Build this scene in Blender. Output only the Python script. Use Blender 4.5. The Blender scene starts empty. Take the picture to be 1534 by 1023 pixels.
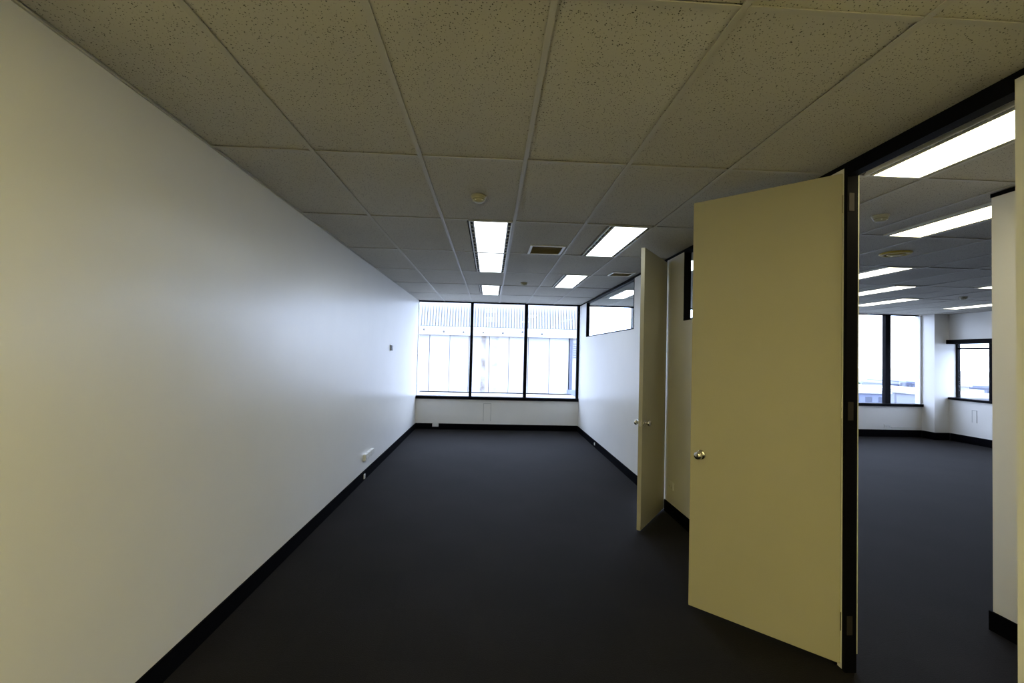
import bpy, bmesh, math, random
from mathutils import Vector, Matrix

random.seed(7)
SC = bpy.context.scene
COL = SC.collection

# ------------------------------------------------------------------ camera
F_PX = 677.4                      # focal length in pixels for a 1534 px wide frame
CAM_P = (1.5857, 0.0, 1.6665)
YAW, PITCH, ROLL = 0.0468, 0.0270, 0.0249
cam_d = bpy.data.cameras.new('camera')
cam_d.sensor_fit = 'HORIZONTAL'
cam_d.sensor_width = 36.0
cam_d.lens = 36.0 * F_PX / 1534.0
cam_d.clip_start = 0.05
cam_d.clip_end = 3000
cam = bpy.data.objects.new('camera', cam_d)
COL.objects.link(cam)
_f = Vector((math.sin(YAW) * math.cos(PITCH), math.cos(YAW) * math.cos(PITCH), math.sin(PITCH)))
_r = Vector((math.cos(YAW), -math.sin(YAW), 0))
_u = _r.cross(_f)
R_ = math.cos(ROLL) * _r + math.sin(ROLL) * _u
U_ = -math.sin(ROLL) * _r + math.cos(ROLL) * _u
cam.matrix_world = Matrix(((R_.x, U_.x, -_f.x, CAM_P[0]), (R_.y, U_.y, -_f.y, CAM_P[1]),
                           (R_.z, U_.z, -_f.z, CAM_P[2]), (0, 0, 0, 1)))
SC.camera = cam

# ------------------------------------------------------------------ light, exposure
SKY_COL = (0.75, 0.87, 1.20)
SKY_STRENGTH = 8.3
LAMP_COL = (0.90, 0.97, 1.0)        # cool tubes over the office and the open-plan area
LAMP_STRENGTH = 5.0
WARM_COL = (1.0, 0.865, 0.33)        # old warm tubes in the end of the office opposite the window
WARM_STRENGTH = 43.0
MILD_COL = (1.0, 0.88, 0.50)        # warm-white tubes in the passage
MILD_STRENGTH = 9.0
SOFT_COL = (1.0, 0.94, 0.72)        # slightly warm tubes deep in the open-plan area
SOFT_STRENGTH = 5.0
world = bpy.data.worlds.new('overcast_sky')
SC.world = world
world.use_nodes = True
bg = world.node_tree.nodes['Background']
bg.inputs['Color'].default_value = (*SKY_COL, 1)
bg.inputs['Strength'].default_value = SKY_STRENGTH

SC.view_settings.view_transform = 'Standard'
SC.view_settings.look = 'None'
SC.view_settings.exposure = 0.0
SC.view_settings.gamma = 1.0
SC.view_settings.use_curve_mapping = False
SC.cycles.max_bounces = 12
SC.cycles.diffuse_bounces = 8
SC.cycles.transparent_max_bounces = 24
SC.cycles.use_denoising = True

# ------------------------------------------------------------------ dimensions (metres)
W = 3.536          # inner face of the right-hand partition (left wall face is X = 0)
PT = 0.060         # partition thickness
D = 9.88           # inner face of the window wall
H = 2.774          # underside of the ceiling grid
YB = -2.235        # wall behind the camera
SX = 11.77         # side wall of the open-plan area
XG, YG = 1.757, 2.565   # one crossing of the 600 x 1200 ceiling grid
SK = 0.12          # skirting height


# ------------------------------------------------------------------ helpers
def hexmat(name):
    m = bpy.data.materials.new(name)
    m.use_nodes = True
    return m, m.node_tree, m.node_tree.nodes['Principled BSDF']


def plain(name, col, rough=0.5, metal=0.0, spec=0.5, noise=0.0, nscale=20.0, bump=0.0, bscale=200.0):
    m, nt, b = hexmat(name)
    b.inputs['Base Color'].default_value = (*col, 1)
    b.inputs['Roughness'].default_value = rough
    b.inputs['Metallic'].default_value = metal
    b.inputs['Specular IOR Level'].default_value = spec
    geo = nt.nodes.new('ShaderNodeNewGeometry')
    if noise:
        n = nt.nodes.new('ShaderNodeTexNoise')
        n.inputs['Scale'].default_value = nscale
        n.inputs['Detail'].default_value = 4
        nt.links.new(geo.outputs['Position'], n.inputs['Vector'])
        r = nt.nodes.new('ShaderNodeMapRange')
        r.inputs['From Min'].default_value = 0.3
        r.inputs['From Max'].default_value = 0.7
        r.inputs['To Min'].default_value = 1 - noise
        r.inputs['To Max'].default_value = 1 + noise
        nt.links.new(n.outputs['Fac'], r.inputs['Value'])
        mx = nt.nodes.new('ShaderNodeMix')
        mx.data_type = 'RGBA'
        mx.blend_type = 'MULTIPLY'
        mx.inputs[0].default_value = 1
        mx.inputs[6].default_value = (*col, 1)
        nt.links.new(r.outputs['Result'], mx.inputs[7])
        nt.links.new(mx.outputs[2], b.inputs['Base Color'])
    if bump:
        n2 = nt.nodes.new('ShaderNodeTexNoise')
        n2.inputs['Scale'].default_value = bscale
        n2.inputs['Detail'].default_value = 2
        nt.links.new(geo.outputs['Position'], n2.inputs['Vector'])
        bp = nt.nodes.new('ShaderNodeBump')
        bp.inputs['Strength'].default_value = bump
        bp.inputs['Distance'].default_value = 0.002
        nt.links.new(n2.outputs['Fac'], bp.inputs['Height'])
        nt.links.new(bp.outputs['Normal'], b.inputs['Normal'])
    return m


def emissive(name, col, strength):
    m, nt, b = hexmat(name)
    b.inputs['Base Color'].default_value = (0.8, 0.8, 0.8, 1)
    b.inputs['Emission Color'].default_value = (*col, 1)
    b.inputs['Emission Strength'].default_value = strength
    return m


def glass_mat(name, tint=(0.96, 0.98, 0.98)):
    m = bpy.data.materials.new(name)
    m.use_nodes = True
    nt = m.node_tree
    nt.nodes.clear()
    out = nt.nodes.new('ShaderNodeOutputMaterial')
    tr = nt.nodes.new('ShaderNodeBsdfTransparent')
    tr.inputs['Color'].default_value = (*tint, 1)
    gl = nt.nodes.new('ShaderNodeBsdfGlossy')
    gl.inputs['Roughness'].default_value = 0.0
    lw = nt.nodes.new('ShaderNodeLayerWeight')
    lw.inputs['Blend'].default_value = 0.5
    pw = nt.nodes.new('ShaderNodeMath')
    pw.operation = 'POWER'
    pw.inputs[1].default_value = 4.0
    nt.links.new(lw.outputs['Facing'], pw.inputs[0])
    mr = nt.nodes.new('ShaderNodeMapRange')
    mr.inputs['To Min'].default_value = 0.03
    mr.inputs['To Max'].default_value = 0.6
    nt.links.new(pw.outputs[0], mr.inputs['Value'])
    mx = nt.nodes.new('ShaderNodeMixShader')
    nt.links.new(mr.outputs['Result'], mx.inputs['Fac'])
    nt.links.new(tr.outputs[0], mx.inputs[1])
    nt.links.new(gl.outputs[0], mx.inputs[2])
    nt.links.new(mx.outputs[0], out.inputs['Surface'])
    return m


def tile_mat():
    m, nt, b = hexmat('mineral_fibre_tile')
    geo = nt.nodes.new('ShaderNodeNewGeometry')
    b.inputs['Roughness'].default_value = 0.95
    b.inputs['Specular IOR Level'].default_value = 0.2
    # fissure specks
    v = nt.nodes.new('ShaderNodeTexVoronoi')
    v.inputs['Scale'].default_value = 110
    v.inputs['Randomness'].default_value = 1
    nt.links.new(geo.outputs['Position'], v.inputs['Vector'])
    n = nt.nodes.new('ShaderNodeTexNoise')
    n.inputs['Scale'].default_value = 95
    n.inputs['Detail'].default_value = 3
    nt.links.new(geo.outputs['Position'], n.inputs['Vector'])
    add = nt.nodes.new('ShaderNodeMath')
    add.operation = 'MULTIPLY_ADD'
    add.inputs[1].default_value = 0.75
    nt.links.new(n.outputs['Fac'], add.inputs[0])
    nt.links.new(v.outputs['Distance'], add.inputs[2])
    rmp = nt.nodes.new('ShaderNodeMapRange')
    rmp.inputs['From Min'].default_value = 0.53
    rmp.inputs['From Max'].default_value = 0.62
    rmp.inputs['To Min'].default_value = 0.0
    rmp.inputs['To Max'].default_value = 1.0
    nt.links.new(add.outputs[0], rmp.inputs['Value'])
    n2 = nt.nodes.new('ShaderNodeTexNoise')
    n2.inputs['Scale'].default_value = 1.3
    n2.inputs['Detail'].default_value = 3
    nt.links.new(geo.outputs['Position'], n2.inputs['Vector'])
    oi = nt.nodes.new('ShaderNodeObjectInfo')
    s = nt.nodes.new('ShaderNodeMath')
    s.operation = 'MULTIPLY_ADD'
    s.inputs[1].default_value = 0.35
    nt.links.new(oi.outputs['Random'], s.inputs[0])
    nt.links.new(n2.outputs['Fac'], s.inputs[2])
    cr = nt.nodes.new('ShaderNodeValToRGB')
    cr.color_ramp.elements[0].position = 0.3
    cr.color_ramp.elements[0].color = (0.50, 0.48, 0.43, 1)
    cr.color_ramp.elements[1].position = 1.0
    cr.color_ramp.elements[1].color = (0.58, 0.56, 0.50, 1)
    nt.links.new(s.outputs[0], cr.inputs['Fac'])
    mx = nt.nodes.new('ShaderNodeMix')
    mx.data_type = 'RGBA'
    mx.inputs[6].default_value = (0.09, 0.085, 0.07, 1)
    nt.links.new(rmp.outputs['Result'], mx.inputs[0])
    nt.links.new(cr.outputs['Color'], mx.inputs[7])
    nt.links.new(mx.outputs[2], b.inputs['Base Color'])
    bp = nt.nodes.new('ShaderNodeBump')
    bp.inputs['Strength'].default_value = 0.4
    bp.inputs['Distance'].default_value = 0.002
    nt.links.new(rmp.outputs['Result'], bp.inputs['Height'])
    nt.links.new(bp.outputs['Normal'], b.inputs['Normal'])
    return m


def carpet_mat():
    m, nt, b = hexmat('charcoal_carpet')
    geo = nt.nodes.new('ShaderNodeNewGeometry')
    b.inputs['Roughness'].default_value = 0.8
    b.inputs['Specular IOR Level'].default_value = 0.06
    b.inputs['Sheen Weight'].default_value = 0.03
    b.inputs['Sheen Roughness'].default_value = 0.5
    ch = nt.nodes.new('ShaderNodeTexChecker')
    ch.inputs['Scale'].default_value = 2.0
    ch.inputs['Color1'].default_value = (0.0086, 0.0074, 0.0079, 1)
    ch.inputs['Color2'].default_value = (0.0096, 0.0083, 0.0088, 1)
    nt.links.new(geo.outputs['Position'], ch.inputs['Vector'])
    n = nt.nodes.new('ShaderNodeTexNoise')
    n.inputs['Scale'].default_value = 170
    n.inputs['Detail'].default_value = 2
    nt.links.new(geo.outputs['Position'], n.inputs['Vector'])
    n3 = nt.nodes.new('ShaderNodeTexNoise')
    n3.inputs['Scale'].default_value = 1.1
    n3.inputs['Detail'].default_value = 5
    nt.links.new(geo.outputs['Position'], n3.inputs['Vector'])
    sm = nt.nodes.new('ShaderNodeMath')
    sm.operation = 'MULTIPLY'
    nt.links.new(n.outputs['Fac'], sm.inputs[0])
    nt.links.new(n3.outputs['Fac'], sm.inputs[1])
    r = nt.nodes.new('ShaderNodeMapRange')
    r.inputs['From Min'].default_value = 0.1
    r.inputs['From Max'].default_value = 0.45
    r.inputs['To Min'].default_value = 0.6
    r.inputs['To Max'].default_value = 1.35
    nt.links.new(sm.outputs[0], r.inputs['Value'])
    mx = nt.nodes.new('ShaderNodeMix')
    mx.data_type = 'RGBA'
    mx.blend_type = 'MULTIPLY'
    mx.inputs[0].default_value = 1
    nt.links.new(ch.outputs['Color'], mx.inputs[6])
    nt.links.new(r.outputs['Result'], mx.inputs[7])
    nt.links.new(mx.outputs[2], b.inputs['Base Color'])
    bp = nt.nodes.new('ShaderNodeBump')
    bp.inputs['Strength'].default_value = 0.5
    bp.inputs['Distance'].default_value = 0.004
    nt.links.new(n.outputs['Fac'], bp.inputs['Height'])
    nt.links.new(bp.outputs['Normal'], b.inputs['Normal'])
    return m


def stained_panel_mat(name, col, stain, x0, x1, amount):
    """pale concrete with a vertical run-off stain of its own shape"""
    m, nt, b = hexmat(name)
    b.inputs['Roughness'].default_value = 0.9
    geo = nt.nodes.new('ShaderNodeNewGeometry')
    sp = nt.nodes.new('ShaderNodeSeparateXYZ')
    nt.links.new(geo.outputs['Position'], sp.inputs[0])
    n = nt.nodes.new('ShaderNodeTexNoise')
    n.inputs['Scale'].default_value = 2.2
    n.inputs['Detail'].default_value = 4
    nt.links.new(geo.outputs['Position'], n.inputs['Vector'])
    wob = nt.nodes.new('ShaderNodeMath')
    wob.operation = 'MULTIPLY_ADD'
    wob.inputs[1].default_value = 0.12
    nt.links.new(n.outputs['Fac'], wob.inputs[0])
    nt.links.new(sp.outputs['X'], wob.inputs[2])
    cen = (x0 + x1) / 2 + 0.06
    d = nt.nodes.new('ShaderNodeMath')
    d.operation = 'SUBTRACT'
    nt.links.new(wob.outputs[0], d.inputs[0])
    d.inputs[1].default_value = cen
    a = nt.nodes.new('ShaderNodeMath')
    a.operation = 'ABSOLUTE'
    nt.links.new(d.outputs[0], a.inputs[0])
    mr = nt.nodes.new('ShaderNodeMapRange')
    mr.inputs['From Min'].default_value = (x1 - x0) * 0.3
    mr.inputs['From Max'].default_value = (x1 - x0) * 0.6
    mr.inputs['To Min'].default_value = 1
    mr.inputs['To Max'].default_value = 0
    nt.links.new(a.outputs[0], mr.inputs['Value'])
    f = nt.nodes.new('ShaderNodeMath')
    f.operation = 'MULTIPLY'
    nt.links.new(mr.outputs['Result'], f.inputs[0])
    n2 = nt.nodes.new('ShaderNodeMapRange')
    n2.inputs['From Min'].default_value = 0.35
    n2.inputs['From Max'].default_value = 0.65
    n2.inputs['To Max'].default_value = amount
    nt.links.new(n.outputs['Fac'], n2.inputs['Value'])
    nt.links.new(n2.outputs['Result'], f.inputs[1])
    mx = nt.nodes.new('ShaderNodeMix')
    mx.data_type = 'RGBA'
    mx.inputs[6].default_value = (*col, 1)
    mx.inputs[7].default_value = (*stain, 1)
    nt.links.new(f.outputs[0], mx.inputs[0])
    nt.links.new(mx.outputs[2], b.inputs['Base Color'])
    return m


M = dict(
    wall=plain('off_white_paint', (0.84, 0.83, 0.80), 0.29, spec=0.5, noise=0.012, nscale=3, bump=0.05, bscale=260),
    door=plain('cream_door_paint', (0.45, 0.425, 0.32), 0.5, spec=0.3, noise=0.015, nscale=4, bump=0.06, bscale=120),
    doorback=plain('cream_door_edge', (0.64, 0.60, 0.44), 0.5, spec=0.3),
    black=plain('black_frame', (0.004, 0.004, 0.006), 0.6, spec=0.05, noise=0.1, nscale=30),
    skirt=plain('black_skirting', (0.003, 0.003, 0.0045), 0.8, spec=0.02, noise=0.15, nscale=20),
    jambtrim=plain('pale_trim', (0.62, 0.62, 0.50), 0.5),
    tee=plain('painted_tee', (0.50, 0.485, 0.44), 0.5, spec=0.3),
    plenum=plain('plenum', (0.02, 0.02, 0.02), 0.9),
    tile=tile_mat(),
    carpet=carpet_mat(),
    glass=glass_mat('clear_glass'),
    lamp=emissive('cool_fluorescent_diffuser', LAMP_COL, LAMP_STRENGTH),
    warm=emissive('warm_fluorescent_diffuser', WARM_COL, WARM_STRENGTH),
    mild=emissive('warm_white_fluorescent_diffuser', MILD_COL, MILD_STRENGTH),
    soft=emissive('soft_white_fluorescent_diffuser', SOFT_COL, SOFT_STRENGTH),
    coverline=plain('painted_cover_edge', (0.50, 0.50, 0.49), 0.5),
    fixture=plain('white_enamel', (0.62, 0.62, 0.58), 0.4),
    slot=plain('black_slot', (0.01, 0.01, 0.01), 0.7),
    metal=plain('brushed_steel', (0.62, 0.59, 0.54), 0.22, metal=1.0, noise=0.05, nscale=60),
    dull_metal=plain('dull_steel', (0.035, 0.03, 0.028), 0.6, metal=0.2, spec=0.2),
    plastic=plain('white_plastic', (0.80, 0.80, 0.78), 0.35),
    plastic_dark=plain('grey_plastic', (0.06, 0.065, 0.08), 0.4),
    cream_plastic=plain('aged_cream_plastic', (0.42, 0.40, 0.29), 0.45),
    yellow_plastic=plain('yellowed_plastic', (0.50, 0.38, 0.05), 0.5),
    led=plain('clear_led_lens', (0.85, 0.85, 0.80), 0.15),
    grille=plain('tan_grille', (0.50, 0.43, 0.24), 0.6),
    grille_dark=plain('dusty_duct', (0.25, 0.20, 0.10), 0.9),
    concrete=plain('pale_concrete', (0.47, 0.465, 0.46), 0.9, noise=0.04, nscale=0.8),
    concrete2=plain('pale_grey_concrete', (0.38, 0.375, 0.38), 0.9, noise=0.05, nscale=0.8),
    sheet=plain('white_sheet_metal', (0.29, 0.295, 0.29), 0.5, noise=0.03, nscale=1.0),
    darkgap=plain('shadow_gap', (0.10, 0.10, 0.10), 0.9),
    bluebox=plain('blue_paint', (0.16, 0.18, 0.42), 0.6),
    roofwhite=plain('white_roofing', (0.30, 0.30, 0.29), 0.8, noise=0.06, nscale=0.1),
    bluewall=plain('blue_grey_render', (0.11, 0.125, 0.19), 0.8, noise=0.05, nscale=0.1),
    palewall=plain('pale_render', (0.20, 0.21, 0.25), 0.8, noise=0.05, nscale=0.1),
    greywall=plain('grey_blue_cladding', (0.09, 0.10, 0.14), 0.8, noise=0.08, nscale=0.08),
    darkwin=plain('dark_window', (0.05, 0.06, 0.09), 0.2),
    leaf=plain('tree_leaf', (0.12, 0.16, 0.12), 0.9, noise=0.15, nscale=0.4),  # paled green, distance haze put into the colour
    bark=plain('tree_bark', (0.16, 0.13, 0.10), 0.9),
    ground=plain('pale_paving', (0.22, 0.225, 0.22), 0.9, noise=0.1, nscale=0.05),  # pale tone takes the place of haze over the far ground
)
M['stained'] = stained_panel_mat('rust_stained_concrete', (0.38, 0.375, 0.38), (0.13, 0.105, 0.09), 1.16, 1.40, 0.9)
M['damp'] = stained_panel_mat('damp_stained_concrete', (0.44, 0.435, 0.435), (0.15, 0.15, 0.19), 1.6, 1.95, 0.7)

_mesh_cache = {}


def new_obj(name, mesh, loc, parent=None, rot=None):
    """loc is in the parent's own coordinates when a parent is given"""
    o = bpy.data.objects.new(name, mesh)
    COL.objects.link(o)
    o.location = loc
    if rot:
        o.rotation_euler = rot
    if parent:
        o.parent = parent
    return o


def bm_mesh(bm, name, mat, smooth=False):
    me = bpy.data.meshes.new(name)
    bm.normal_update()
    bm.to_mesh(me)
    bm.free()
    me.materials.append(mat)
    if smooth:
        for p in me.polygons:
            p.use_smooth = True
    return me


def add_box(bm, lo, hi):
    vs = [bm.verts.new((x, y, z)) for z in (lo[2], hi[2]) for y in (lo[1], hi[1]) for x in (lo[0], hi[0])]
    for f in ((0, 2, 3, 1), (4, 5, 7, 6), (0, 1, 5, 4), (2, 6, 7, 3), (0, 4, 6, 2), (1, 3, 7, 5)):
        bm.faces.new([vs[i] for i in f])
    return vs


def bevel(bm, w, seg=1):
    bmesh.ops.bevel(bm, geom=list(bm.edges), offset=w, segments=seg, affect='EDGES', profile=0.6)


def origin_of(parent):
    return parent['_o'] if parent is not None and '_o' in parent else (0, 0, 0)


def box(name, lo, hi, mat, parent=None, bev=0.0):
    """box between two world corners (unrotated parent), origin at the centre of its base, mesh shared by size"""
    sx, sy, sz = (round(hi[i] - lo[i], 5) for i in range(3))
    key = ('box', sx, sy, sz, mat.name, bev)
    if key not in _mesh_cache:
        bm = bmesh.new()
        add_box(bm, (-sx / 2, -sy / 2, 0), (sx / 2, sy / 2, sz))
        if bev:
            bevel(bm, bev, 2)
        _mesh_cache[key] = bm_mesh(bm, name, mat)
    c = Vector(((lo[0] + hi[0]) / 2, (lo[1] + hi[1]) / 2, lo[2]))
    pc = c
    if parent is not None:
        p = parent
        while p is not None:
            pc = pc - Vector(p.location)
            p = p.parent
    return new_obj(name, _mesh_cache[key], pc, parent)


def multibox(name, boxes, mat, origin, parent=None, bev=0.0):
    """several boxes of ONE piece, given in world corners"""
    bm = bmesh.new()
    for lo, hi in boxes:
        add_box(bm, [lo[i] - origin[i] for i in range(3)], [hi[i] - origin[i] for i in range(3)])
    if bev:
        bevel(bm, bev)
    me = bm_mesh(bm, name, mat)
    pc = Vector(origin)
    p = parent
    while p is not None:
        pc = pc - Vector(p.location)
        p = p.parent
    return new_obj(name, me, pc, parent)


def lathe_mesh(name, prof, mat, seg=28, axis='Z'):
    bm = bmesh.new()
    rings = []
    for r, z in prof:
        if r < 1e-6:
            rings.append([bm.verts.new((0, 0, z))])
        else:
            rings.append([bm.verts.new((r * math.cos(2 * math.pi * k / seg), r * math.sin(2 * math.pi * k / seg), z)) for k in range(seg)])
    for a, b in zip(rings, rings[1:]):
        for k in range(seg):
            k2 = (k + 1) % seg
            if len(a) == 1 and len(b) == 1:
                continue
            if len(a) == 1:
                bm.faces.new((a[0], b[k], b[k2]))
            elif len(b) == 1:
                bm.faces.new((a[k], a[k2], b[0]))
            else:
                bm.faces.new((a[k], a[k2], b[k2], b[k]))
    bmesh.ops.recalc_face_normals(bm, faces=list(bm.faces))
    if axis == 'Y':
        bmesh.ops.rotate(bm, verts=list(bm.verts), cent=(0, 0, 0), matrix=Matrix.Rotation(-math.pi / 2, 3, 'X'))
    return bm_mesh(bm, name, mat, smooth=True)


def tag(o, label, cat, group=None, kind=None):
    o['label'] = label
    o['category'] = cat
    if group:
        o['group'] = group
    if kind:
        o['kind'] = kind
    return o


def struct(o, label, cat):
    return tag(o, label, cat, kind='structure')


def empty(name, loc, rz=0.0):
    o = bpy.data.objects.new(name, None)
    COL.objects.link(o)
    o.location = loc
    o.rotation_euler = (0, 0, rz)
    o.empty_display_size = 0.1
    return o


# ------------------------------------------------------------------ the room shell
XE = SX + 0.25
floor = struct(box('floor', (-0.15, YB - 0.15, -0.12), (XE, D + 0.2, 0.0), M['carpet']),
               'charcoal grey carpet covering the office and the open-plan area', 'floor')
struct(box('wall_left', (-0.15, YB, 0.0), (0.0, D + 0.12, H + 0.25), M['wall']),
       'long plain off-white wall facing the two open doors', 'wall')
struct(box('wall_front', (0.0, YB - 0.12, 0.0), (XE, YB, H + 0.25), M['wall']),
       'plain off-white wall opposite the office window', 'wall')
struct(multibox('wall_back', [((0.0, D, 0.0), (W, D + 0.12, 0.66))], M['wall'], (W / 2, D, 0)),
       'low off-white wall under the three-pane office window', 'wall')
struct(multibox('wall_back', [((W + PT, D, 0.0), (11.43, D + 0.12, 0.70)), ((11.385, D, 0.70), (11.43, D + 0.12, H)),
                              ((W, D, 0), (W + PT, D + 0.12, H))],
                M['wall'], (8, D, 0)),
       'low off-white wall under the open-plan window beside the column', 'wall')
struct(box('wall_column', (11.43, 9.586, 0.0), (XE, D + 0.12, H + 0.25), M['wall']),
       'square white column in the corner between the open-plan windows', 'column')
struct(multibox('wall_side', [((SX, YB, 0), (XE, 7.5, H + 0.2)), ((SX, 7.5, 0), (XE, 9.586, 0.93)), ((SX, 7.5, 2.16), (XE, 9.586, H + 0.2))],
                M['wall'], (SX, 5, 0)),
       'white side wall holding the small recessed window', 'wall')

# partition between office and open-plan area: one wall with two door openings and two high glazed openings
J1A, J1B = 1.590, 2.395           # opening of door one
J2A, J2B = 4.945, 5.775           # opening of door two
T1A, T1B = 2.80, 4.50             # high glazing between the doors
T2A, T2B = 6.10, 9.20             # high glazing near the window
TZ = 2.045
HT = 2.748                        # underside of the black ceiling trim
part = []
part.append(((W, YB, 0), (W + PT, J1A, HT)))
part.append(((W, J1B, 0), (W + PT, J2A, TZ)))
part.append(((W, J1B, TZ), (W + PT, T1A, HT)))
part.append(((W, T1B, TZ), (W + PT, J2A, HT)))
part.append(((W, J2B, 0), (W + PT, D, TZ)))
part.append(((W, J2B, TZ), (W + PT, T2A, HT)))
part.append(((W, T2B, TZ), (W + PT, D, HT)))
struct(multibox('wall_right', part, M['wall'], (W, 4, 0)),
       'off-white partition wall with two doorways and two high glazed openings', 'wall')
struct(box('trim_1', (W - 0.004, YB, HT), (W + PT + 0.004, D, H - 0.001), M['black']),
       'thin black channel where the partition meets the ceiling', 'trim')
# stub wall across the passage
STX = 4.79
struct(box('wall_passage', (STX, YB, 0), (STX + 0.075, 2.745, HT), M['wall']),
       'end of the off-white wall across the passage beyond the near doorway', 'wall')
struct(box('trim_2', (STX - 0.004, YB, HT), (STX + 0.079, 2.749, H - 0.001), M['black']),
       'thin black channel on top of the wall across the passage', 'trim')


def skirting(name, lo, hi, label):
    return struct(box(name, lo, hi, M['skirt'], bev=0.002), label, 'skirting')


skirting('baseboard_left', (0.0, YB, 0.0), (0.014, D, SK), 'black skirting along the long plain wall')
skirting('baseboard_back', (0.014, D - 0.014, 0.0), (W - 0.014, D, SK + 0.005), 'black skirting under the three-pane office window')
skirting('baseboard_right', (W - 0.014, J2B + 0.04, 0.0), (W, D, SK), 'black skirting on the partition between far door and window')
skirting('baseboard_right', (W - 0.014, J1B + 0.05, 0.0), (W, J2A - 0.04, SK), 'black skirting on the partition between the two doors')
skirting('baseboard_right', (W - 0.014, YB, 0.0), (W, J1A - 0.05, SK), 'black skirting on the partition before the near doorway')
skirting('baseboard_passage', (STX - 0.014, YB, 0.0), (STX, 2.759, SK), 'black skirting at the end of the wall across the passage')
skirting('baseboard_open_back', (W + PT, D - 0.014, 0.0), (11.416, D, 0.16), 'black skirting under the open-plan window')
skirting('baseboard_column', (11.416, 9.572, 0.0), (11.43, D - 0.014, 0.16), 'black skirting on the passage-facing side of the column')
skirting('baseboard_column', (11.416, 9.558, 0.0), (SX - 0.014, 9.572, 0.16), 'black skirting across the front of the column')
skirting('baseboard_side', (SX - 0.014, YB, 0.0), (SX, 9.558, 0.16), 'black skirting under the small recessed window')


# ------------------------------------------------------------------ door frames
def door_frame(name, ya, yb, label, hinge_far=False):
    z1 = 2.700
    e = struct(empty(name, (W, (ya + yb) / 2, 0)), label, 'door frame')
    x0, x1 = W - 0.006, W + 0.056
    box('jamb', (W + 0.010, ya + 0.0002, 0.0), (x1, ya + 0.003, z1), M['black'], e)
    box('jamb', (x0, yb - 0.012, 0.0), (x1, yb + 0.012, z1), M['black'], e)
    box('head', (x0, ya, z1), (x1, yb + 0.012, HT - 0.0005), M['black'], e)
    for yy, s in ((yb, -1),):
        a = yy + s * 0.012
        box('edge_trim', (x1, min(a, yy - s * 0.012), 0.10), (W + PT + 0.002, max(a, yy - s * 0.012), z1), M['jambtrim'], e)
    if hinge_far:
        for z in (0.20, 1.35, 2.50):
            box('hinge_plate', (W + 0.002, yb - 0.0145, z), (W + 0.032, yb - 0.0119, z + 0.10), M['dull_metal'], e, 0.0008)
    return e


door_frame('trim_3', J1A, J1B, 'black metal frame of the near doorway with the cream door', True)
door_frame('trim_4', J2A, J2B, 'black metal frame of the doorway nearer the office window')

# ------------------------------------------------------------------ doors
KNOB = [(0.0, 0.062), (0.012, 0.0615), (0.020, 0.0585), (0.0255, 0.052), (0.0275, 0.045), (0.0255, 0.038), (0.019, 0.030),
        (0.012, 0.024), (0.0105, 0.016), (0.0115, 0.010), (0.026, 0.0085), (0.031, 0.005), (0.0325, 0.0)]
knob_me = lathe_mesh('knob', [(r, -z) for r, z in KNOB], M['metal'], 32, 'Y')
barrel_me = lathe_mesh('hinge_barrel', [(0, 0), (0.0065, 0), (0.0065, 0.1), (0, 0.1)], M['metal'], 12)


def make_door(name, hinge, ang, length, zt, zb, label):
    e = struct(empty(name, (hinge[0], hinge[1], 0), ang), label, 'door')
    bm = bmesh.new()
    add_box(bm, (0, -0.038, 0), (length, 0, zt - zb))
    bevel(bm, 0.0015)
    new_obj('leaf', bm_mesh(bm, 'leaf', M['door']), (0.006, 0, zb), e)
    kx = length - 0.062
    k1 = new_obj('door_knob', knob_me, (kx, 0.0, 1.03), e)
    k1.rotation_euler = (0, 0, math.pi)
    k1['label'] = 'round brushed steel door knob'
    k2 = new_obj('door_knob', knob_me, (kx, -0.038, 1.03), e)
    k2['label'] = 'round brushed steel door knob'
    for k, s in ((k1, -1), (k2, -1)):
        bm = bmesh.new()
        add_box(bm, (-0.0035, -0.0640, -0.012), (0.0035, -0.0615, 0.012))
        new_obj('key_slot', bm_mesh(bm, 'key_slot', M['slot']), (0, 0, 0), k)
    bm = bmesh.new()
    add_box(bm, (0, -0.030, 0), (0.0025, -0.008, 0.056))
    new_obj('latch_plate', bm_mesh(bm, 'latch_plate', M['metal']), (length + 0.0045, 0, 1.002), e)
    for z in (0.20, 1.35, 2.50):
        h = new_obj('hinge', barrel_me, (0.0, -0.044, z), e)
        bm = bmesh.new()
        add_box(bm, (-0.0015, 0.004, 0.0), (0.0015, 0.036, 0.1))
        new_obj('hinge_plate', bm_mesh(bm, 'hinge_plate', M['metal']), (0.004, 0, 0), h)
    return e


make_door('door_1', (W - 0.004, 2.413), math.atan2(0.585, -0.591), 0.822, 2.722, 0.026,
          'tall plain cream door standing open beside the near doorway')
make_door('door_2', (W - 0.004, 4.925), math.atan2(-0.66, -0.486), 0.810, 2.722, 0.018,
          'tall plain cream door seen almost edge-on, nearer the office window')


# ------------------------------------------------------------------ windows
def win_root(name, loc, label):
    return struct(empty(name, loc), label, 'window')


# office window: three panes
w1 = win_root('window_1', (W / 2, D, 0.65), 'wide three-pane office window with black mullions facing a pale building')
box('sill', (0.0, D - 0.045, 0.652), (W, D + 0.12, 0.715), M['black'], w1, 0.003)
box('head', (0.0, D + 0.02, 2.752), (W, D + 0.10, H + 0.02), M['black'], w1)
box('side_frame', (0.0, D + 0.03, 0.715), (0.010, D + 0.09, 2.752), M['fixture'], w1)
mx = [(1.133, 1.193), (2.318, 2.388), (3.486, W)]
for a, b in mx:
    box('mullion', (a, D + 0.01, 0.715), (b, D + 0.10, 2.752), M['black'], w1)
px0 = [0.010, 1.193, 2.388]
px1 = [1.133, 2.318, 3.486]
for a, b in zip(px0, px1):
    box('pane', (a, D + 0.05, 0.715), (b, D + 0.056, 2.752), M['glass'], w1)

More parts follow.
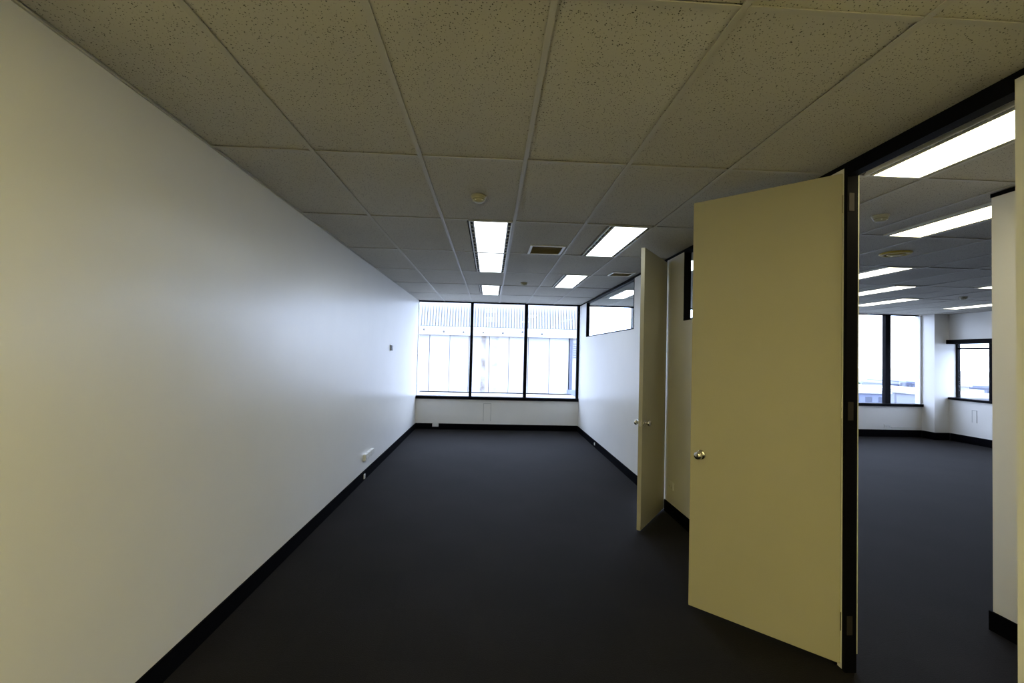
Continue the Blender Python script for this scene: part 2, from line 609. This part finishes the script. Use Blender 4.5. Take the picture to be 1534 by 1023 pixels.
# open-plan window wall
w2 = win_root('window_2', (7.5, D, 0.69), 'long row of tall open-plan window panes looking over the town')
box('sill', (W + PT, D - 0.045, 0.690), (11.430, D + 0.12, 0.752), M['black'], w2, 0.003)
box('head', (W + PT, D + 0.02, 2.758), (11.385, D + 0.10, H + 0.02), M['black'], w2)
pitch = (10.635 - 3.596) / 6
cent = [3.596 + pitch * k for k in range(7)]
prev = W + PT
for k, c in enumerate(cent[1:]):
    box('mullion', (c - 0.062, D + 0.01, 0.752), (c + 0.062, D + 0.10, 2.758), M['black'], w2)
    box('pane', (prev, D + 0.05, 0.752), (c - 0.062, D + 0.056, 2.758), M['glass'], w2)
    prev = c + 0.062
box('pane', (prev, D + 0.05, 0.752), (11.385, D + 0.056, 2.758), M['glass'], w2)

# recessed side window
w3 = win_root('window_3', (SX + 0.15, 8.5, 0.9), 'small recessed black-framed window in the side wall past the column')
box('sill', (SX - 0.035, 7.5, 0.895), (XE, 9.586, 0.945), M['black'], w3, 0.003)
box('blind_box', (SX - 0.075, 7.45, 2.125), (XE - 0.02, 9.585, 2.215), M['black'], w3, 0.003)
box('transom_bar', (SX + 0.17, 7.5, 2.005), (SX + 0.23, 9.586, 2.045), M['black'], w3)
box('side_frame', (SX + 0.16, 9.555, 0.945), (SX + 0.23, 9.586, 2.125), M['black'], w3)
box('mullion', (SX + 0.02, 8.74, 0.945), (SX + 0.23, 8.80, 2.125), M['black'], w3)
box('mullion', (SX + 0.02, 7.50, 0.945), (SX + 0.23, 7.56, 2.125), M['black'], w3)
for a, b in ((7.56, 8.74), (8.80, 9.555)):
    box('pane', (SX + 0.197, a, 0.945), (SX + 0.203, b, 2.005), M['glass'], w3)
    box('pane', (SX + 0.197, a, 2.045), (SX + 0.203, b, 2.125), M['glass'], w3)


def transom(name, ya, yb, label):
    e = win_root(name, (W + PT / 2, (ya + yb) / 2, TZ), label)
    a0, a1 = W - 0.003, W + PT + 0.003
    box('frame_bottom', (a0, ya, TZ), (a1, yb, TZ + 0.016), M['black'], e)
    box('frame_top', (a0, ya, HT - 0.012), (a1, yb, HT - 0.0005), M['black'], e)
    box('frame_side', (a0, ya, TZ + 0.016), (a1, ya + 0.02, HT - 0.012), M['black'], e)
    box('frame_side', (a0, yb - 0.02, TZ + 0.016), (a1, yb, HT - 0.012), M['black'], e)
    box('pane', (W + 0.040, ya + 0.02, TZ + 0.016), (W + 0.046, yb - 0.02, HT - 0.012), M['glass'], e)


transom('window_4', T2A, T2B, 'long high glazed opening in the partition close to the office window')
transom('window_5', T1A, T1B, 'high black-framed glazed opening in the partition between the two doors')

# ------------------------------------------------------------------ suspended ceiling
LIGHTS = [  # (grid line X at its right, row start Y, label)
    (1.757, YG + 1.2, 'fluorescent ceiling troffer with slotted vents, first of two end to end over the office'),
    (1.757, YG + 2.4, 'fluorescent ceiling troffer with slotted vents, second of two end to end over the office'),
    (1.757, YG + 4.8, 'fluorescent ceiling troffer closest to the three-pane office window'),
    (2.957, YG + 1.2, 'fluorescent ceiling troffer above the edge-on cream door'),
    (2.957, YG + 3.6, 'fluorescent ceiling troffer nearest the long high glazed opening'),
    (4.157, YG - 1.2, 'large fluorescent ceiling troffer just inside the near doorway', 'mild'),
    (4.157, YG + 2.4, 'fluorescent ceiling troffer seen through the high glazing between the doors'),
    (4.157, YG + 4.8, 'fluorescent ceiling troffer seen through the long high glazing'),
    (5.357, YG, 'fluorescent ceiling troffer beside the wall end across the passage, past the smoke detector', 'mild'),
    (6.500, YG + 2.4, 'fluorescent ceiling troffer right behind the round yellow ceiling vent', 'soft'),
    (7.725, YG + 3.6, 'fluorescent ceiling troffer between the yellow vent row and the open-plan window, middle one', 'soft'),
    (8.957, YG + 4.8, 'fluorescent ceiling troffer closest to the open-plan window panes', 'soft'),
    (8.880, YG + 2.4, 'fluorescent ceiling troffer over the open-plan area, nearer the dark ceiling detector', 'soft'),
    (10.870, YG + 4.8, 'fluorescent ceiling troffer in front of the small recessed side window', 'soft'),
    (1.157, YG - 3.6, 'fluorescent ceiling troffer at the end of the office opposite the window, by the plain wall', 'warm'),
    (1.157, YG - 4.8, 'fluorescent ceiling troffer touching the wall opposite the office window', 'warm'),
]
ceil_root = struct(box('ceiling', (-0.15, YB - 0.12, H + 0.16), (XE, D + 0.2, H + 0.26), M['plenum']),
                   'suspended ceiling of speckled mineral tiles in a metal grid', 'ceiling')
xl = [XG + 0.6 * i for i in range(-2, 17)]          # 0.557 ... 11.357
xcols = [0.0] + xl + [SX]
yrows = [YG + 1.2 * j for j in range(-4, 7)] + [D + 0.02]
lit = {}
for lx, y0, *_ in LIGHTS:
    lit[(lx, round(y0, 3))] = True
# a slim batten above each tee so no daylight leaks into the void
for j in range(len(yrows) - 1):
    y0, y1 = yrows[j], yrows[j + 1]
    row_l = sorted([lx for lx, yy, *_ in LIGHTS if abs(yy - y0) < 0.01])
    for i in range(len(xcols) - 1):
        a, b = xcols[i], xcols[i + 1]
        spans = [(a, b)]
        for lx in row_l:
            f0, f1 = lx - 0.385, lx
            ns = []
            for s0, s1 in spans:
                if f1 <= s0 + 0.002 or f0 >= s1 - 0.002:
                    ns.append((s0, s1))
                else:
                    if f0 > s0 + 0.03:
                        ns.append((s0, f0 - 0.006))
                    if f1 < s1 - 0.03:
                        ns.append((f1 + 0.006, s1))
            spans = ns
        for s0, s1 in spans:
            l = s0 + (0.014 if s0 in (0.0,) else 0.0085)
            r_ = s1 - 0.0085
            if r_ - l < 0.03:
                continue
            dz = random.choice((0.0, 0.0, 0.0015, 0.003))
            box('ceiling_tile', (round(l, 4), round(y0 + 0.0085, 4), H + 0.006 + dz),
                (round(r_, 4), round(y1 - (random.choice((0.009, 0.009, 0.009, 0.0118)) if j < len(yrows) - 2 else 0.004), 4), H + 0.022 + dz), M['tile'], ceil_root)
for x in xl:
    box('main_tee', (x - 0.012, YB, H), (x + 0.012, D + 0.015, H + 0.004), M['tee'], ceil_root)
for y in yrows[1:-1]:
    for i in range(len(xcols) - 1):
        a = xcols[i] + (0.0 if i == 0 else 0.0135)
        b = xcols[i + 1] - 0.0135
        box('cross_tee', (round(a, 4), y - 0.0105, H + 0.0002), (round(b, 4), y + 0.0105, H + 0.0040), M['tee'], ceil_root)
box('wall_angle', (0.0, YB, H - 0.001), (0.010, D, H + 0.006), M['tee'], ceil_root)


def make_light(lx, y0, label, tube='lamp'):
    L = 1.2
    x0, x1 = lx - 0.385, lx - 0.013
    y1 = y0 + L - 0.012
    y0 = y0 + 0.012
    e = empty('ceiling_light', ((x0 + x1) / 2, (y0 + y1) / 2, H))
    tag(e, label, 'ceiling light', 'fluorescent troffers in the ceiling grid')
    z0, z1 = H - 0.004, H + 0.010
    fl = 0.012
    sl = 0.024          # slot width
    rb = 0.010          # rib between slot and lens
    lens0, lens1 = x0 + fl + sl + rb, x1 - fl - sl - rb
    multibox('frame', [((x0, y0, z0), (x0 + fl, y1, z1)), ((x1 - fl, y0, z0), (x1, y1, z1)),
                       ((x0 + fl, y0, z0), (x1 - fl, y0 + fl, z1)), ((x0 + fl, y1 - fl, z0), (x1 - fl, y1, z1)),
                       ((x0 + fl + sl, y0 + fl, z0), (lens0, y1 - fl, z1)), ((lens1, y0 + fl, z0), (x1 - fl - sl, y1 - fl, z1))],
             M['fixture'], ((x0 + x1) / 2, (y0 + y1) / 2, H), e)
    for s0 in (x0 + fl, x1 - fl - sl):
        v = box('vent_slot', (s0, y0 + fl, z0 + 0.010), (s0 + sl, y1 - fl, z1), M['slot'], e)
        n = 9
        for k in range(1, n):
            yy = y0 + (y1 - y0) * k / n
            box('slot_bridge', (s0, yy - 0.003, z0 + 0.002), (s0 + sl, yy + 0.003, z0 + 0.010), M['fixture'], v)
    box('diffuser', (lens0, y0 + fl, z0 + 0.0004), (lens1, y1 - fl, z1), M[tube], e)
    box('housing', (x0 + 0.004, y0 + 0.004, z1 + 0.0002), (x1 - 0.004, y1 - 0.004, z1 + 0.09), M['fixture'], e)
    return e


for a in LIGHTS:
    make_light(*a)


# ------------------------------------------------------------------ ceiling vents and detectors
def make_grille(x0, x1, y0, y1, label):
    e = empty('air_vent', ((x0 + x1) / 2, (y0 + y1) / 2, H))
    tag(e, label, 'air vent', 'square ceiling air vents')
    z0, z1 = H - 0.006, H + 0.0055
    f = 0.024
    multibox('frame', [((x0, y0, z0), (x0 + f, y1, z1)), ((x1 - f, y0, z0), (x1, y1, z1)),
                       ((x0 + f, y0, z0), (x1 - f, y0 + f, z1)), ((x0 + f, y1 - f, z0), (x1 - f, y1, z1))],
             M['fixture'], ((x0 + x1) / 2, (y0 + y1) / 2, H), e)
    box('duct_back', (x0 + f, y0 + f, z1 - 0.003), (x1 - f, y1 - f, z1), M['grille_dark'], e)
    n = 9
    for k in range(n):
        yy = y0 + f + (y1 - y0 - 2 * f) * (k + 0.5) / n
        bm = bmesh.new()
        add_box(bm, (-(x1 - x0) / 2 + f, -0.012, -0.0008), ((x1 - x0) / 2 - f, 0.012, 0.0008))
        key = ('slat', round(x1 - x0, 3))
        if key not in _mesh_cache:
            _mesh_cache[key] = bm_mesh(bm, 'slat', M['grille'])
        else:
            bm.free()
        o = new_obj('slat', _mesh_cache[key], (0, yy - (y0 + y1) / 2, -0.0015), e)
        o.rotation_euler = (math.radians(14), 0, 0)


make_grille(1.965, 2.325, 4.56, 4.945, 'square tan ceiling grille between the rows of ceiling troffers')
make_grille(3.165, 3.470, 5.87, 6.145, 'square tan ceiling grille close to the partition, above the edge-on door')

det_base = lathe_mesh('base', [(0, 0), (0.056, 0), (0.056, -0.010), (0.050, -0.014), (0, -0.014)], M['cream_plastic'], 32)
det_body = lathe_mesh('body', [(0.050, -0.014), (0.050, -0.022), (0.044, -0.026), (0.044, -0.032), (0.030, -0.044), (0.010, -0.048), (0, -0.048)], M['cream_plastic'], 32)
det_led = lathe_mesh('led_lens', [(0, -0.006), (0.004, -0.005), (0.006, 0), (0, 0.002)], M['led'], 10)
det_vent = lathe_mesh('smoke_inlet', [(0.0435, -0.0265), (0.0448, -0.0285), (0.0435, -0.0305)], M['slot'], 32)


def detector(x, y, label):
    e = empty('smoke_detector', (x, y, H + 0.006))
    tag(e, label, 'smoke detector', 'round ceiling smoke detectors')
    new_obj('base', det_base, (0, 0, 0), e)
    b = new_obj('body', det_body, (0, 0, 0), e)
    new_obj('smoke_inlet', det_vent, (0, 0, 0), b)
    for a in (-2.1, -0.9):
        new_obj('led_lens', det_led, (0.040 * math.cos(a), 0.040 * math.sin(a), -0.036), b)


detector(1.473, 3.19, 'round cream smoke detector in front of the end-to-end ceiling troffers')
detector(2.08, 7.03, 'round smoke detector between the ceiling troffers near the office window')
detector(4.504, 3.26, 'round smoke detector in the passage beyond the near doorway')
detector(9.30, 7.03, 'round smoke detector deep in the open-plan area')

e = empty('round_vent', (5.65, 4.36, H + 0.006))
tag(e, 'round yellowed air valve in the open-plan ceiling', 'air vent')
new_obj('rim', lathe_mesh('rim', [(0.088, 0), (0.135, 0), (0.135, -0.008), (0.122, -0.018), (0.100, -0.020), (0.088, -0.008), (0.088, 0)], M['yellow_plastic'], 36), (0, 0, 0), e)
new_obj('throat', lathe_mesh('throat', [(0, -0.002), (0.087, -0.002), (0.087, -0.001), (0, -0.001)], M['slot'], 36), (0, 0, 0), e)
new_obj('disc', lathe_mesh('disc', [(0, -0.010), (0.070, -0.010), (0.074, -0.016), (0.060, -0.024), (0, -0.028)], M['yellow_plastic'], 36), (0, 0, 0), e)


# ------------------------------------------------------------------ outlets and small wall fittings
def outlet(name, c, nrm, w, h, label, mat='plastic', group=None, cat='power outlet', gangs=2, depth=0.011):
    """wall plate centred at c; nrm = '+X', '-X' or '-Y': the way it faces"""
    rz = {'-Y': 0, '+X': math.pi / 2, '-X': -math.pi / 2}[nrm]
    e = empty(name, c, rz)
    tag(e, label, cat, group)
    key = ('plate', w, h, mat, depth)
    dd = depth - 0.011
    if key not in _mesh_cache:
        bm = bmesh.new()
        add_box(bm, (-w / 2, -depth, -h / 2), (w / 2, 0, h / 2))
        bevel(bm, 0.002, 2)
        _mesh_cache[key] = bm_mesh(bm, 'faceplate', M[mat])
    new_obj('faceplate', _mesh_cache[key], (0, 0, 0), e)
    for g in range(gangs):
        gx = (g - (gangs - 1) / 2) * w / gangs
        bm = bmesh.new()
        add_box(bm, (-0.006, -0.0145, 0), (0.006, -0.0105, 0.016))
        new_obj('switch', bm_mesh(bm, 'switch', M[mat]), (gx, -dd, h * 0.14), e)
        for sx_, ang in ((-0.008, 0.5), (0.008, -0.5), (0, 0)):
            bm = bmesh.new()
            add_box(bm, (-0.0012, -0.0116, -0.004), (0.0012, -0.0108, 0.004))
            o = new_obj('socket_slot', bm_mesh(bm, 'socket_slot', M['slot']), (gx + sx_, -dd, -h * (0.14 if ang else 0.30)), e)
            o.rotation_euler = (0, ang, 0)
    return e


for k in range(3):
    outlet('power_outlet', (0.0, 5.935 + 0.145 * k, 0.295), '+X', 0.125, 0.080,
           ['white double power outlet low on the plain wall, end of three farthest from the window',
            'white double power outlet low on the plain wall, middle of three',
            'white double power outlet low on the plain wall, end of three nearest the window'][k], group='row of three wall outlets', depth=0.038)
outlet('power_outlet', (0.44, D - 0.014, 0.102), '-Y', 0.132, 0.092, 'white outlet box on the skirting under the office window')
outlet('power_outlet', (W, 4.74, 0.316), '-X', 0.115, 0.075, 'off-white power outlet low on the partition between the doors', mat='wall')
outlet('power_outlet', (10.61, D, 0.245), '-Y', 0.16, 0.075, 'white outlet low on the wall under the open-plan window')
outlet('data_outlet', (0.014, 5.90, 0.055), '+X', 0.045, 0.060, 'small white data outlet on the skirting below the three outlets', cat='outlet', gangs=1)
outlet('data_outlet', (W - 0.014, 8.19, 0.065), '-X', 0.040, 0.045, 'tiny white data outlet on the partition skirting', cat='outlet', gangs=1)
tag(box('cable_duct', (10.70, D - 0.016, 0.205), (11.416, D, 0.225), M['plastic']), 'slim white cable duct running from the outlet to the column', 'cable duct')

e = empty('wall_controller', (0.0, 7.29, 1.712), math.pi / 2)
tag(e, 'small grey air conditioning controller on the plain wall', 'controller')
bm = bmesh.new()
add_box(bm, (-0.075, -0.006, -0.055), (0.075, 0, 0.055))
bevel(bm, 0.002)
new_obj('backplate', bm_mesh(bm, 'backplate', M['plastic']), (0, 0, 0), e)
bm = bmesh.new()
add_box(bm, (-0.060, -0.022, -0.042), (0.050, -0.006, 0.042))
bevel(bm, 0.003)
cb = new_obj('body', bm_mesh(bm, 'body', M['plastic_dark']), (0, 0, 0), e)
for k in range(2):
    bm = bmesh.new()
    add_box(bm, (0.018, -0.0245, -0.008), (0.036, -0.0215, 0.008))
    new_obj('button', bm_mesh(bm, 'button', M['plastic_dark']), (0, 0, 0.016 - 0.032 * k), cb)


def access_panel(name, c, rz, w, h, label):
    e = empty(name, c, rz)
    tag(e, label, 'wall panel')
    t = 0.010
    bm = bmesh.new()
    add_box(bm, (-w / 2 + t, -0.004, 0.0), (w / 2 - t, 0, h - t))
    new_obj('panel', bm_mesh(bm, 'panel', M['wall']), (0, 0, 0), e)
    bm = bmesh.new()
    add_box(bm, (-w / 2, -0.007, 0.0), (-w / 2 + t, 0, h))
    add_box(bm, (w / 2 - t, -0.007, 0.0), (w / 2, 0, h))
    add_box(bm, (-w / 2 + t, -0.007, h - t), (w / 2 - t, 0, h))
    new_obj('surround', bm_mesh(bm, 'surround', M['coverline']), (0, 0, 0), e)


access_panel('service_panel', (1.545, D, 0.19), 0, 0.17, 0.385, 'narrow painted service cover on the low wall under the office window')
access_panel('service_panel', (SX, 9.06, 0.46), -math.pi / 2, 0.10, 0.26, 'faint painted service cover under the small recessed window')

# ------------------------------------------------------------------ outside: ledge and the pale building opposite
led = empty('window_ledge', (W / 2, D + 0.7, 0.56))
tag(led, 'pale concrete ledge just outside the office window', 'ledge')
box('slab', (-0.1, D + 0.14, 0.56), (W + PT, D + 1.28, 0.695), M['concrete'], led, 0.01)
box('edge_shade_strip', (-0.1, D + 1.10, 0.695), (W + PT, D + 1.30, 0.705), M['skirt'], led)  # dark strip painted in as the shadow line along the ledge's outer edge

FY = 20.0
bld = empty('neighbour_building', (2.0, FY, -18.0))
tag(bld, 'pale concrete building with ribbed metal cladding right outside the office window', 'building')
box('core', (-9.0, FY + 0.25, -18.0), (5.75, FY + 9.0, 4.4), M['concrete2'], bld)
edges = [-3.72, -2.86, -1.98, -1.098, -0.216, 0.631, 1.533, 2.396, 3.255, 4.197, 5.072]
for k in range(len(edges) - 1):
    a, b = edges[k], edges[k + 1]
    mt = M['concrete'] if k % 2 else M['concrete2']
    if k == 5:
        mt = M['stained']
    if k == 6:
        mt = M['damp']
    box('concrete_panel', (a + 0.012, FY + (0.03 if k % 2 else 0.0), -2.4), (b - 0.012, FY + 0.25, 2.42), mt, bld)
    box('joint_strip', (b - 0.012, FY + 0.12, -2.4), (b + 0.012, FY + 0.25, 2.42), M['darkgap'], bld)
box('downpipe', (5.10, FY - 0.08, -2.4), (5.22, FY + 0.20, 2.42), M['greywall'], bld)
box('end_panel', (5.22, FY + 0.05, -2.4), (5.75, FY + 0.25, 2.42), M['concrete'], bld)
for k in range(7):
    box('louvre_blade', (5.28, FY + 0.0, 1.55 + 0.10 * k), (5.70, FY + 0.05, 1.59 + 0.10 * k), M['palewall'], bld)
box('blue_duct', (5.0, FY - 0.5, -0.13), (5.75, FY - 0.05, 0.13), M['bluebox'], bld)
band = box('band', (-9.0, FY - 0.18, 2.42), (5.85, FY + 0.25, 2.785), M['concrete'], bld)
bolt_me = lathe_mesh('bolt', [(0, -0.02), (0.045, -0.02), (0.045, 0.0), (0, 0.0)], M['darkgap'], 10, 'Y')
for k in range(11):
    xb = -3.2 + 0.86 * k
    o = new_obj('bolt', bolt_me, (xb - 0.0, -0.215, 0.14 + (0.07 if k % 5 == 4 else 0)), band)
box('flashing', (-9.0, FY - 0.10, 2.785), (5.85, FY + 0.25, 2.815), M['darkgap'], bld)
# ribbed sheet cladding: each folded sheet is a piece of its own
rib = 0.1237
sheet_n = 8
bm = bmesh.new()
prof = []
for k in range(sheet_n):
    x = k * rib
    prof += [(x, 0.0), (x + rib * 0.60, 0.0), (x + rib * 0.66, 0.085), (x + rib * 0.94, 0.085)]
prof.append((sheet_n * rib, 0.0))
lo = [bm.verts.new((x, y, 0)) for x, y in prof]
hi = [bm.verts.new((x, y + 0.45, 1.70)) for x, y in prof]
for k in range(len(prof) - 1):
    bm.faces.new((lo[k], lo[k + 1], hi[k + 1], hi[k]))
r_ = bmesh.ops.extrude_face_region(bm, geom=list(bm.faces))
bmesh.ops.translate(bm, verts=[v for v in r_['geom'] if isinstance(v, bmesh.types.BMVert)], vec=(0, 0.01, 0))
bmesh.ops.recalc_face_normals(bm, faces=list(bm.faces))
sheet_me = bm_mesh(bm, 'cladding_sheet', M['sheet'])
xs = -9.0
while xs < 5.0:
    new_obj('cladding_sheet', sheet_me, (xs - 2.0, -0.02, 2.815 + 18.0), bld)
    xs += sheet_n * rib

# ------------------------------------------------------------------ the town beyond: pale colours stand in for distance haze
GZ = -18.0
tag(box('town_ground', (-600, -300, GZ - 1), (1500, 1500, GZ), M['ground']), 'pale ground of the town far below the windows, haze put into its colour', 'ground', kind='structure')


def town_block(name, Y, t0, t1, ztop, depth, wall, roof, label, nwin=0, zbase=GZ):
    """a flat-roofed block whose front stands at distance Y, between two bearings"""
    x0, x1 = CAM_P[0] + t0 * Y, CAM_P[0] + t1 * Y
    e = empty(name, ((x0 + x1) / 2, Y + depth / 2, zbase))
    tag(e, label, 'building')
    box('walls', (x0, Y, zbase), (x1, Y + depth, ztop - 1.2), M[wall], e)
    box('roof', (x0 - 0.8, Y - 0.8, ztop - 1.2), (x1 + 0.8, Y + depth + 0.8, ztop), M[roof], e)
    for k in range(nwin):
        xa = x0 + (x1 - x0) * (k + 0.25) / nwin
        xb = x0 + (x1 - x0) * (k + 0.75) / nwin
        box('window', (xa, Y - 0.08, ztop - 4.2), (xb, Y, ztop - 2.4), M['darkwin'], e)
        if nwin < 8:
            box('window', (xa, Y - 0.08, ztop - 7.6), (xb, Y, ztop - 5.8), M['darkwin'], e)
    return e


town_block('town_building', 150, 0.70, 0.915, -7.7, 30, 'bluewall', 'roofwhite', 'long low building with a broad white roof below the open-plan window', 7)
town_block('town_building', 260, 0.920, 0.938, -9.6, 20, 'bluewall', 'palewall', 'slim blue-grey block past the white-roofed building', 3)
town_block('town_building', 260, 0.950, 0.985, -9.0, 24, 'bluewall', 'bluewall', 'wide blue block beside the slim one, seen close to the column', 4)
town_block('town_building', 178, 0.930, 1.05, -8.8, 25, 'palewall', 'roofwhite', 'pale low building with a white roof beside the column', 5)
town_block('town_building', 210, 0.83, 0.925, -10.4, 14, 'palewall', 'roofwhite', 'pale flat-roofed block behind the long white roof', 6)
town_block('town_building', 300, 1.075, 1.106, -13.6, 20, 'palewall', 'bluewall', 'pale blue block far off through the small side window', 3)
town_block('town_building', 220, 1.113, 1.19, -8.8, 30, 'greywall', 'greywall', 'long grey-blue shed through the small side window', 6)
town_block('town_building', 150, 1.06, 1.22, -8.6, 20, 'palewall', 'roofwhite', 'low white-roofed building nearest below the small side window', 6)
town_block('town_tower', 200, 1.104, 1.111, -7.2, 5, 'roofwhite', 'roofwhite', 'narrow white stair tower beside the grey-blue shed', 1)
town_block('town_tower', 190, 1.134, 1.139, -9.2, 4, 'roofwhite', 'roofwhite', 'short white plant room in front of the grey-blue shed', 1)


def make_tree(x, y, h, label):
    e = empty('tree', (x, y, GZ))
    tag(e, label, 'tree', 'trees on the far edge of the town')
    new_obj('trunk', lathe_mesh('trunk', [(0, 0), (0.35, 0), (0.22, h * 0.5), (0, h * 0.5)], M['bark'], 8), (0, 0, 0), e)
    bm = bmesh.new()
    rnd = random.Random(int(x * 7 + y))
    for k in range(9):
        a = rnd.uniform(0, 6.28)
        rr = rnd.uniform(0, h * 0.55)
        c = (rr * math.cos(a), rr * math.sin(a), h * rnd.uniform(0.45, 0.78))
        m = Matrix.Translation(c) @ Matrix.Diagonal((h * 0.34, h * 0.34, h * 0.24, 1))
        bmesh.ops.create_icosphere(bm, subdivisions=2, radius=1, matrix=m)
    for v in bm.verts:
        v.co += Vector((rnd.uniform(-1, 1), rnd.uniform(-1, 1), rnd.uniform(-1, 1))) * h * 0.035
    new_obj('crown', bm_mesh(bm, 'crown', M['leaf'], True), (0, 0, 0), e)


for k, (t, Y, h) in enumerate([(0.842, 380, 3.6), (0.853, 385, 3.2), (0.866, 388, 3.0), (0.880, 372, 3.8), (0.889, 382, 3.4),
                               (0.94, 360, 3.6), (0.965, 330, 5.2), (0.975, 335, 5.6), (1.090, 380, 3.4), (1.102, 385, 3.0)]):
    make_tree(CAM_P[0] + t * Y, Y, h, ['low pale green tree in the row beyond the long white roof', 'low pale green tree behind the blue blocks beside the column',
               'low pale green tree seen through the small side window'][(k > 4) + (k > 7)])
